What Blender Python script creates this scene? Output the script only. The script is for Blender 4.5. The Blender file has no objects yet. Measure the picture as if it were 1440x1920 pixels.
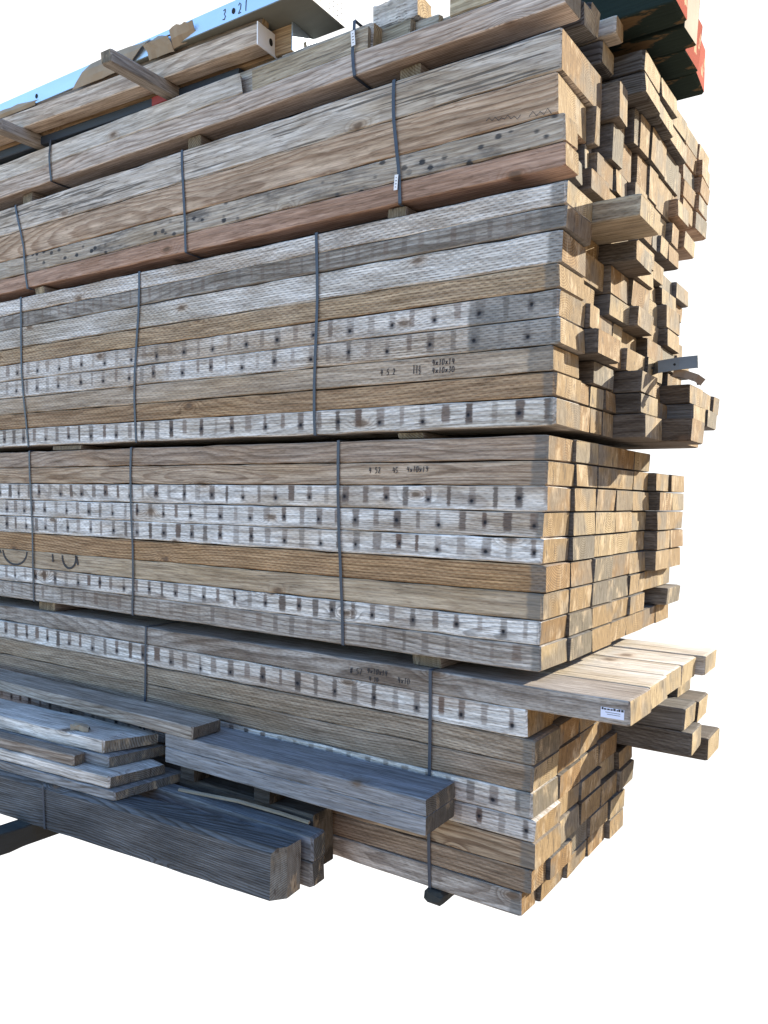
import bpy, math, random
from mathutils import Vector, Matrix
R = math.radians
scn = bpy.context.scene
COL = scn.collection

# ------------------------------------------------------------------ camera
cam_d = bpy.data.cameras.new("camera"); cam = bpy.data.objects.new("camera", cam_d); COL.objects.link(cam)
cam_d.sensor_fit = 'HORIZONTAL'; cam_d.sensor_width = 36.0; cam_d.lens = 37.50
cam_d.shift_y = 0.0749; cam_d.clip_start = 0.05; cam_d.clip_end = 500
yaw, pit, rol = R(-33.809), R(-5.027), R(0.906)
f = Vector((math.sin(yaw)*math.cos(pit), math.cos(yaw)*math.cos(pit), math.sin(pit)))
r0 = Vector((math.cos(yaw), -math.sin(yaw), 0)); u0 = r0.cross(f)
rr = math.cos(rol)*r0 + math.sin(rol)*u0; uu = -math.sin(rol)*r0 + math.cos(rol)*u0
m = Matrix((rr, uu, -f)).transposed().to_4x4(); m.translation = Vector((1.128, -2.7357, 0.6285))
cam.matrix_world = m
scn.camera = cam

# ------------------------------------------------------------------ sun, sky, exposure
SUN = Vector((1.0, 2.1, 0.82)).normalized()
sd = bpy.data.lights.new("sun", 'SUN'); so = bpy.data.objects.new("sun", sd); COL.objects.link(so)
sd.energy = 3.9; sd.angle = R(0.53); sd.color = (1.0, 0.91, 0.73)
so.rotation_euler = (-SUN).to_track_quat('-Z', 'Y').to_euler()
so.location = SUN*30
w = bpy.data.worlds.new("World"); scn.world = w; w.use_nodes = True
nt = w.node_tree; nt.nodes.clear()
def wn(t): return nt.nodes.new(t)
sky = wn('ShaderNodeTexSky'); sky.sky_type = 'NISHITA'; sky.sun_disc = False
sky.sun_elevation = math.asin(SUN.z); sky.sun_rotation = math.atan2(SUN.x, SUN.y)
sky.air_density = 1.0; sky.dust_density = 0.1; sky.ozone_density = 3.2
b1 = wn('ShaderNodeBackground'); b1.inputs['Strength'].default_value = 0.15
nt.links.new(sky.outputs[0], b1.inputs['Color'])
bg = wn('ShaderNodeBackground'); bg.inputs['Color'].default_value = (0.34, 0.275, 0.22, 1); bg.inputs['Strength'].default_value = 0.68   # yard ground far behind the camera
bw = wn('ShaderNodeBackground'); bw.inputs['Color'].default_value = (1, 1, 1, 1); bw.inputs['Strength'].default_value = 0.40            # plain white glow added behind the stack as a blank backdrop
tc = wn('ShaderNodeTexCoord'); sx = wn('ShaderNodeSeparateXYZ'); nt.links.new(tc.outputs['Generated'], sx.inputs[0])
def ramp(src, a, b):
    mr = wn('ShaderNodeMapRange'); mr.interpolation_type = 'SMOOTHSTEP'
    mr.inputs['From Min'].default_value = a; mr.inputs['From Max'].default_value = b
    nt.links.new(src, mr.inputs['Value']); return mr.outputs[0]
m1 = wn('ShaderNodeMixShader'); hz = wn('ShaderNodeMath'); hz.operation = 'MULTIPLY_ADD'                       # unseen raised skyline added on the right, to darken ambient light on the ends
nt.links.new(ramp(sx.outputs['X'], 0.12, 0.55), hz.inputs[0]); hz.inputs[1].default_value = -0.34; nt.links.new(sx.outputs['Z'], hz.inputs[2])
nt.links.new(ramp(hz.outputs[0], -0.05, 0.02), m1.inputs[0])
nt.links.new(bg.outputs[0], m1.inputs[1]); nt.links.new(b1.outputs[0], m1.inputs[2])
m2 = wn('ShaderNodeMixShader')
def wmul(a, b):
    n = wn('ShaderNodeMath'); n.operation = 'MULTIPLY'; nt.links.new(a, n.inputs[0]); nt.links.new(b, n.inputs[1]); return n.outputs[0]
nt.links.new(wmul(wmul(ramp(sx.outputs['Y'], 0.24, 0.38), ramp(sx.outputs['X'], 0.34, 0.12)), ramp(sx.outputs['Z'], 0.86, 0.70)), m2.inputs[0])
nt.links.new(m1.outputs[0], m2.inputs[1]); nt.links.new(bw.outputs[0], m2.inputs[2])
wo = wn('ShaderNodeOutputWorld'); nt.links.new(m2.outputs[0], wo.inputs[0])
vs = scn.view_settings; vs.view_transform = 'Standard'; vs.look = 'None'; vs.exposure = 1.75; vs.gamma = 1.0
try: vs.use_curve_mapping = False
except Exception: pass

# ------------------------------------------------------------------ node helper
class NB:
    def __init__(s, name):
        s.m = bpy.data.materials.new(name); s.m.use_nodes = True; s.t = s.m.node_tree; s.t.nodes.clear()
        s.out = s.n('ShaderNodeOutputMaterial'); s.bs = s.n('ShaderNodeBsdfPrincipled'); s.t.links.new(s.bs.outputs[0], s.out.inputs[0])
    def n(s, t): return s.t.nodes.new(t)
    def put(s, v, sock):
        if isinstance(v, bpy.types.NodeSocket): s.t.links.new(v, sock)
        elif isinstance(v, (tuple, list)): sock.default_value = tuple(v) if len(v) == len(sock.default_value) else tuple(v)+(1,)
        else: sock.default_value = v
    def M(s, op, *a, clamp=False):
        n = s.n('ShaderNodeMath'); n.operation = op; n.use_clamp = clamp
        for i, v in enumerate(a): s.put(v, n.inputs[i])
        return n.outputs[0]
    def step(s, v, a, b, lo=0.0, hi=1.0):
        n = s.n('ShaderNodeMapRange'); n.interpolation_type = 'SMOOTHSTEP'
        s.put(v, n.inputs['Value']); s.put(a, n.inputs['From Min']); s.put(b, n.inputs['From Max'])
        n.inputs['To Min'].default_value = lo; n.inputs['To Max'].default_value = hi
        return n.outputs[0]
    def mix(s, fac, a, b, mode='MIX'):
        n = s.n('ShaderNodeMix'); n.data_type = 'RGBA'; n.blend_type = mode
        s.put(fac, n.inputs[0]); s.put(a, n.inputs[6]); s.put(b, n.inputs[7]); return n.outputs[2]
    def noise(s, v, scale, detail=3, rough=.55):
        n = s.n('ShaderNodeTexNoise'); s.put(v, n.inputs['Vector']); n.inputs['Scale'].default_value = scale
        n.inputs['Detail'].default_value = detail; n.inputs['Roughness'].default_value = rough; return n.outputs['Fac']
    def vec(s, x, y, z):
        n = s.n('ShaderNodeCombineXYZ'); s.put(x, n.inputs[0]); s.put(y, n.inputs[1]); s.put(z, n.inputs[2]); return n.outputs[0]
    def vmul(s, v, k):
        n = s.n('ShaderNodeVectorMath'); n.operation = 'MULTIPLY'; s.put(v, n.inputs[0]); n.inputs[1].default_value = k; return n.outputs[0]
    def sep(s, v):
        n = s.n('ShaderNodeSeparateXYZ'); s.put(v, n.inputs[0]); return n.outputs
    def attr(s, name, col=False):
        n = s.n('ShaderNodeAttribute'); n.attribute_type = 'OBJECT'; n.attribute_name = name
        return n.outputs['Color' if col else 'Fac']
    def bump(s, h, dist, strength):
        n = s.n('ShaderNodeBump'); s.put(h, n.inputs['Height']); n.inputs['Distance'].default_value = dist
        n.inputs['Strength'].default_value = strength; s.t.links.new(n.outputs[0], s.bs.inputs['Normal'])

def make_wood():
    b = NB("weathered_wood")
    t = b.n('ShaderNodeTexCoord'); P = t.outputs['Object']
    x, y, z = b.sep(P); nx, ny, nz = b.sep(t.outputs['Normal']); gx, gy, gz = b.sep(t.outputs['Generated'])
    S = b.attr('seed'); tint = b.attr('tint', True); grey = b.attr('grey'); stripe = b.attr('stripe'); pitch = b.attr('pitch')
    patch = b.attr('patch'); inc = b.attr('incise'); mold = b.attr('mold'); ringk = b.M('MULTIPLY', b.attr('ring'), 0.78); rough = b.attr('rough')
    endt = b.attr('endtint', True)
    wnn = b.n('ShaderNodeTexWhiteNoise'); wnn.noise_dimensions = '1D'; b.put(S, wnn.inputs['W']); rc, gc, bc = b.sep(wnn.outputs['Color'])
    Q = b.vec(b.M('ADD', x, b.M('MULTIPLY', S, 7.13)), b.M('ADD', y, b.M('MULTIPLY', S, 3.71)), b.M('ADD', z, b.M('MULTIPLY', S, 5.17)))
    qx, qy, qz = b.sep(Q)
    # knots: flattened cells on the face
    kv = b.n('ShaderNodeTexVoronoi'); kv.voronoi_dimensions = '2D'; kv.feature = 'F1'
    b.put(b.vec(qx, b.M('ADD', b.M('MULTIPLY', z, 2.2), b.M('ADD', b.M('MULTIPLY', y, 0.8), S)), 0.0), kv.inputs['Vector']); kv.inputs['Scale'].default_value = 1.7; kv.inputs['Randomness'].default_value = 1.0
    kd = kv.outputs['Distance']; kr, kg, kb = b.sep(kv.outputs['Color'])
    kpres = b.step(kr, 0.48, 0.52)
    kwarp = b.M('MULTIPLY', b.M('POWER', 2.718, b.M('MULTIPLY', b.M('MULTIPLY', kd, kd), -90.0)), kpres)
    knot = b.M('MULTIPLY', b.step(b.M('ADD', kd, b.M('MULTIPLY_ADD', b.noise(b.vmul(Q, (30, 60, 60)), 1.0, 2), 0.06, -0.03)), 0.062, 0.02), kpres)
    # growth rings round a wandering pith
    wand = b.noise(b.vmul(Q, (0.55, 0.0, 0.0)), 1.0, 1); wand2 = b.noise(b.vmul(Q, (0.8, 0.3, 0.3)), 1.0, 1)
    cy = b.M('ADD', b.M('MULTIPLY_ADD', rc, 0.30, 0.02), b.M('MULTIPLY_ADD', wand, 0.14, -0.07))
    cz = b.M('ADD', b.M('MULTIPLY_ADD', gc, 0.34, -0.12), b.M('MULTIPLY_ADD', wand2, 0.12, -0.06))
    dy = b.M('SUBTRACT', y, cy); dz = b.M('SUBTRACT', z, cz)
    rad = b.M('SQRT', b.M('ADD', b.M('MULTIPLY', dy, dy), b.M('MULTIPLY', dz, dz)))
    rad = b.M('ADD', rad, b.M('MULTIPLY', b.noise(b.vmul(Q, (1.3, 8, 8)), 1.0, 3), 0.018))
    rad = b.M('ADD', rad, b.M('MULTIPLY', kwarp, 0.030))
    fr = b.M('FRACT', b.M('DIVIDE', rad, b.M('MULTIPLY_ADD', bc, 0.004, 0.0062)))
    late = b.M('MULTIPLY', b.step(fr, 0.35, 0.85), b.step(fr, 1.0, 0.9))
    fib = b.noise(b.vmul(Q, (5, 150, 150)), 1.0, 4, .7)
    fib2 = b.noise(b.vmul(Q, (14, 260, 260)), 1.0, 2, .6)
    blot = b.noise(b.vmul(Q, (1.5, 7, 7)), 1.0, 4, .6)
    blot2 = b.noise(b.vmul(Q, (3.5, 16, 16)), 1.0, 5, .65)
    # ---- long faces
    col = b.mix(b.M('MULTIPLY', late, ringk), tint, b.mix(1.0, tint, (0.52, 0.42, 0.34, 1), 'MULTIPLY'))
    col = b.mix(b.M('MULTIPLY', b.step(blot, 0.35, 0.7), 0.5), col, b.mix(1.0, col, (0.70, 0.63, 0.56, 1), 'MULTIPLY'))
    strk = b.noise(b.vmul(Q, (3.0, 62, 62)), 1.0, 3, .6)
    greyc = b.mix(b.M('MULTIPLY', late, b.M('MULTIPLY', ringk, 0.7)), (0.76, 0.73, 0.70, 1), (0.30, 0.285, 0.275, 1))
    wz = b.noise(b.vmul(Q, (1.1, 4.5, 4.5)), 1.0, 4, .6)
    gm = b.M('MULTIPLY', grey, b.M('MULTIPLY', b.step(blot2, 0.25, 0.6, 0.5, 1.0), b.step(wz, 0.32, 0.56, 0.35, 1.15)), clamp=True)
    dirt = b.M('MULTIPLY', b.step(b.noise(b.vmul(Q, (2.4, 11, 20)), 1.0, 5, .7), 0.54, 0.72), 0.5)
    col = b.mix(gm, col, greyc)
    col = b.mix(1.0, col, b.mix(b.step(fib, .25, .75), (0.64, 0.62, 0.60, 1), (1.28, 1.28, 1.28, 1)), 'MULTIPLY')
    col = b.mix(1.0, col, b.mix(b.step(strk, .38, .62), (0.80, 0.78, 0.76, 1), (1.10, 1.10, 1.10, 1)), 'MULTIPLY')
    col = b.mix(dirt, col, b.mix(1.0, col, (0.45, 0.38, 0.31, 1), 'MULTIPLY'))
    fle = b.step(b.noise(b.vmul(Q, (16, 210, 210)), 1.0, 2, .5), 0.58, 0.68)
    col = b.mix(b.M('MULTIPLY', fle, 0.5), col, b.mix(1.0, col, (0.36, 0.31, 0.27, 1), 'MULTIPLY'))
    # deep dark checks along the grain
    chk = b.M('MULTIPLY', b.step(b.noise(b.vmul(Q, (2.2, 95, 95)), 1.0, 2, .5), b.M('SUBTRACT', 0.70, b.M('MULTIPLY', rough, 0.07)), b.M('SUBTRACT', 0.75, b.M('MULTIPLY', rough, 0.07))), b.M('MINIMUM', rough, 1.0))
    col = b.mix(b.M('MULTIPLY', chk, 0.75), col, (0.07, 0.06, 0.05, 1))
    # end patch kept dark by a bearer, edge a little ragged
    side = b.step(nx, 0.5, 0.3)
    pm = b.M('MULTIPLY', b.M('MULTIPLY', b.step(b.M('ADD', x, b.M('ADD', patch, b.M('ADD', b.M('MULTIPLY_ADD', fib, 0.024, -0.012), b.M('MULTIPLY_ADD', blot2, 0.03, -0.015)))), -0.008, 0.008), side), b.step(patch, 0.001, 0.01))
    pm = b.M('MULTIPLY', pm, b.M('MULTIPLY_ADD', blot2, 0.9, 0.20), clamp=True)
    # ghost bands where decking slats sat, nail hole in every other band
    u = b.M('DIVIDE', b.M('ADD', qx, b.M('MULTIPLY', b.noise(b.vmul(Q, (4.0, 0, 0)), 1.0, 2), 0.07)), b.M('MAXIMUM', pitch, 0.02))
    cell = b.M('FLOOR', u); fu = b.M('SUBTRACT', b.M('FRACT', u), 0.5)
    cw = b.n('ShaderNodeTexWhiteNoise'); cw.noise_dimensions = '2D'; b.put(b.vec(cell, S, 0.0), cw.inputs['Vector']); c1, c2, c3 = b.sep(cw.outputs['Color'])
    hw = b.M('MULTIPLY_ADD', c2, 0.09, 0.085)
    edge = b.M('ADD', b.M('ABSOLUTE', fu), b.M('ADD', b.M('MULTIPLY_ADD', fib2, 0.16, -0.08), b.M('MULTIPLY_ADD', blot2, 0.16, -0.08)))
    band = b.step(edge, b.M('ADD', hw, 0.045), b.M('SUBTRACT', hw, 0.04))
    top = b.M('ADD', gz, b.M('MULTIPLY_ADD', blot2, 0.25, -0.12))
    ext = b.M('MULTIPLY', b.step(top, b.M('MULTIPLY_ADD', c3, 0.2, 0.04), b.M('MULTIPLY_ADD', c3, 0.2, 0.22)), b.step(top, 1.02, 0.88))
    front = b.step(ny, -0.6, -0.85)
    band = b.M('MULTIPLY', b.M('MULTIPLY', band, ext), b.M('MULTIPLY', b.M('MULTIPLY_ADD', c1, 0.62, 0.45), b.M('MULTIPLY', stripe, front)))
    sc_ = b.mix(c3, (0.105, 0.082, 0.070, 1), (0.16, 0.105, 0.08, 1))
    sc_ = b.mix(1.0, sc_, b.mix(fib, (0.55, 0.55, 0.55, 1), (1.4, 1.4, 1.4, 1)), 'MULTIPLY')
    col = b.mix(b.M('MULTIPLY', band, 0.9, clamp=True), col, sc_)
    col = b.mix(pm, col, b.mix(fib, (0.075, 0.073, 0.07, 1), (0.20, 0.19, 0.175, 1)))
    odd = b.M('FLOORED_MODULO', cell, 2.0)
    ndx = b.M('MULTIPLY', b.M('ADD', fu, b.M('MULTIPLY_ADD', c2, 0.1, -0.05)), pitch); ndz = b.M('SUBTRACT', z, b.M('MULTIPLY_ADD', c1, 0.02, 0.032))
    nd = b.M('SQRT', b.M('ADD', b.M('MULTIPLY', ndx, ndx), b.M('MULTIPLY', b.M('MULTIPLY', ndz, ndz), 1.0)))
    nail = b.M('MULTIPLY', b.M('MULTIPLY', b.step(b.M('ADD', nd, b.M('MULTIPLY_ADD', fib, 0.008, -0.004)), 0.011, 0.003), odd), b.M('MULTIPLY', front, b.step(stripe, 0.6, 0.7)))
    halo = b.M('MULTIPLY', b.M('MULTIPLY', b.step(b.M('ADD', nd, b.M('MULTIPLY_ADD', fib2, 0.014, -0.007)), 0.026, 0.006), odd), b.M('MULTIPLY', front, b.step(stripe, 0.6, 0.7)))
    col = b.mix(b.M('MULTIPLY', halo, 0.55), col, (0.05, 0.048, 0.055, 1))
    col = b.mix(nail, col, (0.018, 0.018, 0.022, 1))
    # incised preservative slits
    row = b.M('DIVIDE', z, 0.0098); rf = b.M('FLOOR', row); rz = b.M('ABSOLUTE', b.M('SUBTRACT', b.M('FRACT', row), 0.5))
    ix = b.M('FRACT', b.M('ADD', b.M('DIVIDE', qx, 0.036), b.M('ADD', b.M('MULTIPLY', rf, 0.37), b.M('MULTIPLY', b.noise(b.vmul(Q, (5.0, 0, 70)), 1.0, 2), 0.9))))
    slit = b.M('MULTIPLY', b.M('MULTIPLY', b.step(rz, 0.26, 0.10), b.M('MULTIPLY', b.step(ix, 0.30, 0.42), b.step(ix, 0.95, 0.8))), b.M('MULTIPLY', inc, front))
    slit = b.M('MULTIPLY', slit, b.step(fib2, 0.25, 0.6, 0.3, 1.0))
    col = b.mix(b.M('MULTIPLY', slit, 0.62), col, b.mix(1.0, col, (0.25, 0.22, 0.20, 1), 'MULTIPLY'))
    # knots and mould
    col = b.mix(b.M('MULTIPLY', b.step(kd, 0.11, 0.04), b.M('MULTIPLY', kpres, 0.45)), col, b.mix(1.0, col, (0.62, 0.45, 0.30, 1), 'MULTIPLY'))
    col = b.mix(b.M('MULTIPLY', knot, 0.8), col, b.mix(fib, (0.045, 0.03, 0.022, 1), (0.20, 0.13, 0.085, 1)))
    mo = b.n('ShaderNodeTexVoronoi'); mo.voronoi_dimensions = '3D'; b.put(b.vmul(Q, (16, 22, 22)), mo.inputs['Vector']); mo.inputs['Scale'].default_value = 1.0
    ms = b.M('MULTIPLY', b.step(b.M('ADD', mo.outputs['Distance'], b.M('MULTIPLY', fib, 0.3)), 0.46, 0.30), b.step(blot, 0.40, 0.52))
    md = b.M('ADD', b.M('MULTIPLY', ms, 0.9), b.M('MULTIPLY', b.step(blot2, 0.46, 0.66), 0.7), clamp=True)
    col = b.mix(b.M('MULTIPLY', md, mold), col, (0.045, 0.045, 0.048, 1))
    # ---- sawn ends
    ev = b.noise(b.vmul(Q, (4, 16, 9)), 1.0, 3); en = b.noise(b.vmul(Q, (30, 190, 45)), 1.0, 3, .7)
    el = b.noise(b.vmul(Q, (2, 5, 5)), 1.0, 2)
    endt = b.mix(1.0, endt, (0.83, 0.86, 0.84, 1), 'MULTIPLY')
    ec = b.mix(b.M('MULTIPLY', late, 0.9), endt, b.mix(1.0, endt, (0.50, 0.40, 0.30, 1), 'MULTIPLY'))
    ec = b.mix(b.M('MULTIPLY', b.step(b.M('ADD', ev, b.M('MULTIPLY_ADD', en, 0.3, -0.15)), 0.50, 0.72), 0.7), ec, b.mix(1.0, (0.50, 0.40, 0.27, 1), b.mix(en, (0.75, 0.75, 0.75, 1), (1.15, 1.15, 1.15, 1)), 'MULTIPLY'))
    ec = b.mix(b.M('MULTIPLY', b.step(b.M('ADD', el, b.M('MULTIPLY_ADD', en, 0.16, -0.08)), 0.48, 0.64), 0.65), ec, (0.155, 0.14, 0.118, 1))
    ec = b.mix(1.0, ec, b.mix(en, (0.62, 0.59, 0.55, 1), (1.30, 1.30, 1.30, 1)), 'MULTIPLY')
    em = b.noise(b.vmul(Q, (9, 75, 15)), 1.0, 4, .7)
    ec = b.mix(1.0, ec, b.mix(b.step(em, .30, .70), (0.74, 0.70, 0.66, 1), (1.18, 1.18, 1.18, 1)), 'MULTIPLY')
    ec = b.mix(b.M('MULTIPLY', b.step(b.noise(b.vmul(Q, (3, 60, 14)), 1.0, 2), 0.63, 0.69), 0.7), ec, (0.06, 0.045, 0.035, 1))
    E = b.step(b.M('ABSOLUTE', nx), 0.55, 0.75)
    fin = b.mix(E, col, ec)
    b.put(fin, b.bs.inputs['Base Color']); b.bs.inputs['Roughness'].default_value = 0.88
    try: b.bs.inputs['Specular IOR Level'].default_value = 0.25
    except Exception: pass
    h = b.M('ADD', b.M('MULTIPLY', late, 0.35), b.M('MULTIPLY', fib, 0.9))
    h = b.M('SUBTRACT', h, b.M('MULTIPLY', slit, 0.9)); h = b.M('SUBTRACT', h, b.M('MULTIPLY', chk, 1.2)); h = b.M('SUBTRACT', h, b.M('MULTIPLY', nail, 1.5))
    hE = b.M('ADD', b.M('ADD', b.M('MULTIPLY', en, 0.9), b.M('MULTIPLY', em, 0.7)), b.M('MULTIPLY', late, 0.3))
    hm = b.n('ShaderNodeMix'); hm.data_type = 'FLOAT'; b.put(E, hm.inputs[0]); b.put(h, hm.inputs[2]); b.put(hE, hm.inputs[3])
    b.bump(hm.outputs[0], 0.0032, 0.5)
    return b.m

def simple(name, col, rough=.6, metal=0.0, var=0.25, scale=(6, 20, 20), bumpk=0.0):
    b = NB(name); t = b.n('ShaderNodeTexCoord'); n1 = b.noise(b.vmul(t.outputs['Object'], scale), 1.0, 4, .6)
    lo = tuple(c*(1-var) for c in col); hi = tuple(min(1, c*(1+var)) for c in col)
    b.put(b.mix(n1, lo+(1,), hi+(1,)), b.bs.inputs['Base Color']); b.bs.inputs['Roughness'].default_value = rough; b.bs.inputs['Metallic'].default_value = metal
    if bumpk: b.bump(n1, 0.003, bumpk)
    return b.m

def flaking(name, paint, wood, lo, hi):
    b = NB(name); t = b.n('ShaderNodeTexCoord'); P = t.outputs['Object']
    n1 = b.noise(b.vmul(P, (2.5, 6, 6)), 1.0, 5, .65); n2 = b.noise(b.vmul(P, (6, 120, 120)), 1.0, 3)
    c = b.mix(b.step(n1, lo, hi), paint+(1,), wood+(1,))
    c = b.mix(1.0, c, b.mix(n2, (0.6, 0.6, 0.6, 1), (1.35, 1.35, 1.35, 1)), 'MULTIPLY')
    b.put(c, b.bs.inputs['Base Color']); b.bs.inputs['Roughness'].default_value = .9; b.bs.inputs['Specular IOR Level'].default_value = 0.05; b.bump(n2, 0.003, .4)
    return b.m

WOOD = make_wood()
STRAP = simple("strap_plastic", (0.036, 0.046, 0.068), .5, 0, .3, (2, 2, 14))
STEEL = simple("galvanised_steel", (0.55, 0.64, 0.74), .42, .85, .12, (3, 9, 9))
SOFFIT = simple("dull_primer_steel", (0.17, 0.175, 0.15), .8, .1, .2)
PERF = simple("white_coated_steel", (0.85, 0.86, 0.87), .5, 0, .05)
DARK = simple("dark_hole", (0.012, 0.012, 0.012), .9)
PAPER = simple("tag_paper", (0.78, 0.78, 0.80), .7, 0, .06)
INK = simple("marker_ink", (0.035, 0.032, 0.035), .8)
CARD = simple("torn_cardboard", (0.33, 0.27, 0.20), .9, 0, .35, (8, 8, 8), .3)
GREENP = flaking("dark_green_paint", (0.020, 0.030, 0.026), (0.13, 0.085, 0.045), 0.50, 0.55)
REDP = flaking("red_end_paint", (0.30, 0.045, 0.022), (0.45, 0.33, 0.2), 0.6, 0.66)
NAVY = simple("navy_shadow_paint", (0.018, 0.028, 0.045), .6, 0, .3)
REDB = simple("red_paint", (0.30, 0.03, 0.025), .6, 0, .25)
MOSS = simple("dark_damp_timber", (0.028, 0.031, 0.03), .9, 0, .4, (8, 40, 40), .4)

# ------------------------------------------------------------------ mesh helpers
def link(name, verts, faces, mats, fmat=None, parent=None, loc=None, rotz=0):
    me = bpy.data.meshes.new(name); me.from_pydata(verts, [], faces); me.update()
    for mm in (mats if isinstance(mats, list) else [mats]): me.materials.append(mm)
    if fmat:
        for i, p in enumerate(me.polygons): p.material_index = fmat[i]
    o = bpy.data.objects.new(name, me); COL.objects.link(o)
    if parent: o.parent = parent
    if loc: o.location = loc
    o.rotation_euler = (0, 0, rotz)
    return o

def tag(o, label, cat, group=None, kind=None):
    o['label'] = label; o['category'] = cat
    if group: o['group'] = group
    if kind: o['kind'] = kind
    return o

def beam_geo(rng, L, wd, h, seg=30, bev=.004, jit=.0012, skew=.004, chip=0.0, bow=0.0, cut=0.0, nick=0.0):
    """a sawn timber, local x from -L to 0 (0 = near end), y 0..wd, z 0..h"""
    ring = [(bev, 0), (wd-bev, 0), (wd, bev), (wd, h-bev), (wd-bev, h), (bev, h), (0, h-bev), (0, bev)]
    xs = [-L*(1-(i/seg)**1.0) for i in range(seg+1)]
    xs = xs[:-1] + [-0.012, 0.0] if L > .1 else xs
    V = []; ph = [rng.uniform(0, 6.28) for _ in range(4)]; k1 = rng.uniform(-skew, skew); k2 = rng.uniform(-skew, skew)
    n = len(xs)
    for i, x in enumerate(xs):
        dent = [0.0]*8
        if nick and 0 < i < n-1:
            if rng.random() < .25: dent[0] = dent[7] = nick*rng.random()
            if rng.random() < .25: dent[5] = dent[6] = nick*rng.random()
        by = bow*math.sin(x*1.3+ph[0]); bz = bow*math.sin(x*1.1+ph[1])
        for j, (yy, zz) in enumerate(ring):
            jy = rng.uniform(-jit, jit); jz = rng.uniform(-jit, jit)
            if i >= n-2: jy *= .5; jz *= .5
            px = x
            if i == n-1: px += k1*(yy/wd-.5)*2 + k2*(zz/h-.5)*2 + cut*yy/wd + rng.uniform(-.0012, .0012)
            cy, cz = yy+dent[j]*.6, zz+(dent[j] if zz < h/2 else -dent[j])*.7
            if i == n-1:
                c = chip*rng.random()+.0015
                cy += (c if yy < wd/2 else -c); cz += (c if zz < h/2 else -c)
            V.append((px, cy+jy+by, cz+jz+bz))
    F = []
    for i in range(n-1):
        for j in range(8):
            a = i*8+j; bb = i*8+(j+1) % 8; F.append((a, a+8, bb+8, bb))
    F.append(tuple(range(0, 8))); F.append(tuple(range((n-1)*8+7, (n-1)*8-1, -1)))
    return V, F

DEF = dict(tint=(.33, .26, .19), grey=.35, stripe=0., pitch=.1, patch=0., incise=0., mold=0., ring=.6, rough=.35, endtint=(.46, .33, .19))
SEED = [0]
def timber(name, x1, y0, z0, wd, h, L, style=None, rng=None, seg=30, parent=None, rotz=0, mats=None, endmat=False, **kw):
    SEED[0] += 1
    rng = rng or random.Random(SEED[0]*17+3)
    V, F = beam_geo(rng, L, wd, h, seg, **kw)
    fm = None
    if endmat: fm = [0]*(len(F)-1)+[1]
    o = link(name, V, F, mats or WOOD, fm, parent, (x1, y0, z0), rotz)
    st = dict(DEF); st.update(style or {})
    st.setdefault('seed', rng.uniform(0, 40))
    for k, v in st.items(): o[k] = v
    return o

def box_geo(x0, x1, y0, y1, z0, z1):
    V = [(x, y, z) for z in (z0, z1) for y in (y0, y1) for x in (x0, x1)]
    return V, [(0, 2, 3, 1), (4, 5, 7, 6), (0, 1, 5, 4), (2, 6, 7, 3), (0, 4, 6, 2), (1, 3, 7, 5)]
def merge(parts):
    V, F = [], []
    for v, fc in parts:
        k = len(V); V += v; F += [tuple(i+k for i in q) for q in fc]
    return V, F
def ribbon(pts, wid, thick, normal):
    """closed-section strip along pts; width axis = normal x tangent"""
    V, F = [], []; nrm = [Vector(n).normalized() for n in normal] if isinstance(normal, list) else [Vector(normal).normalized()]*len(pts)
    P = [Vector(p) for p in pts]
    for i, p in enumerate(P):
        tg = (P[min(i+1, len(P)-1)]-P[max(i-1, 0)]).normalized(); wv = nrm[i].cross(tg).normalized()*wid/2; nn = nrm[i]*thick
        V += [tuple(p-wv), tuple(p+wv), tuple(p+wv+nn), tuple(p-wv+nn)]
    for i in range(len(P)-1):
        for j in range(4):
            a = i*4+j; c = i*4+(j+1) % 4; F.append((a, c, c+4, a+4))
    F += [(3, 2, 1, 0), tuple(len(V)-4+k for k in range(4))]
    return V, F
# ------------------------------------------------------------------ styles of timber faces (stains and weathering; shade painted into the inner tints)
def st(**k): return k
PALE = st(tint=(.43, .355, .28), grey=.75, incise=.8, ring=.7)
STRIPED = st(tint=(.42, .315, .21), grey=1., incise=.55, stripe=1., pitch=.1, ring=.8, patch=.09)
TAN = st(tint=(.45, .295, .16), grey=.10, incise=.75, ring=.7, patch=.09)
BROWN = st(tint=(.33, .21, .12), grey=.12, incise=.6, ring=.8, patch=.09)
GREYB = st(tint=(.22, .185, .15), grey=.45, incise=.5, ring=1., stripe=.4, pitch=.1, patch=.09)
def S_(base, **k):
    d = dict(base); d.update(k); return d
ORD = ['first', 'second', 'third', 'fourth', 'fifth', 'sixth', 'seventh', 'eighth', 'ninth', 'tenth', 'eleventh', 'twelfth']
ENDS = [('tan', (.36, .245, .125)), ('honey-brown', (.31, .19, .085)), ('pale cream', (.44, .335, .20)), ('greyish', (.215, .185, .145)), ('light tan', (.40, .285, .16))]
INNER_SHADE = [st(tint=(.060, .048, .037), grey=.12, ring=.7, incise=.6), st(tint=(.085, .062, .042), grey=.1, ring=.8, incise=.5), st(tint=(.05, .045, .042), grey=.15, ring=.6), st(tint=(.11, .083, .055), grey=.15, incise=.5)]  # near-black tints stand in for shade on inner timber sides
rb = random.Random(11)

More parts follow.
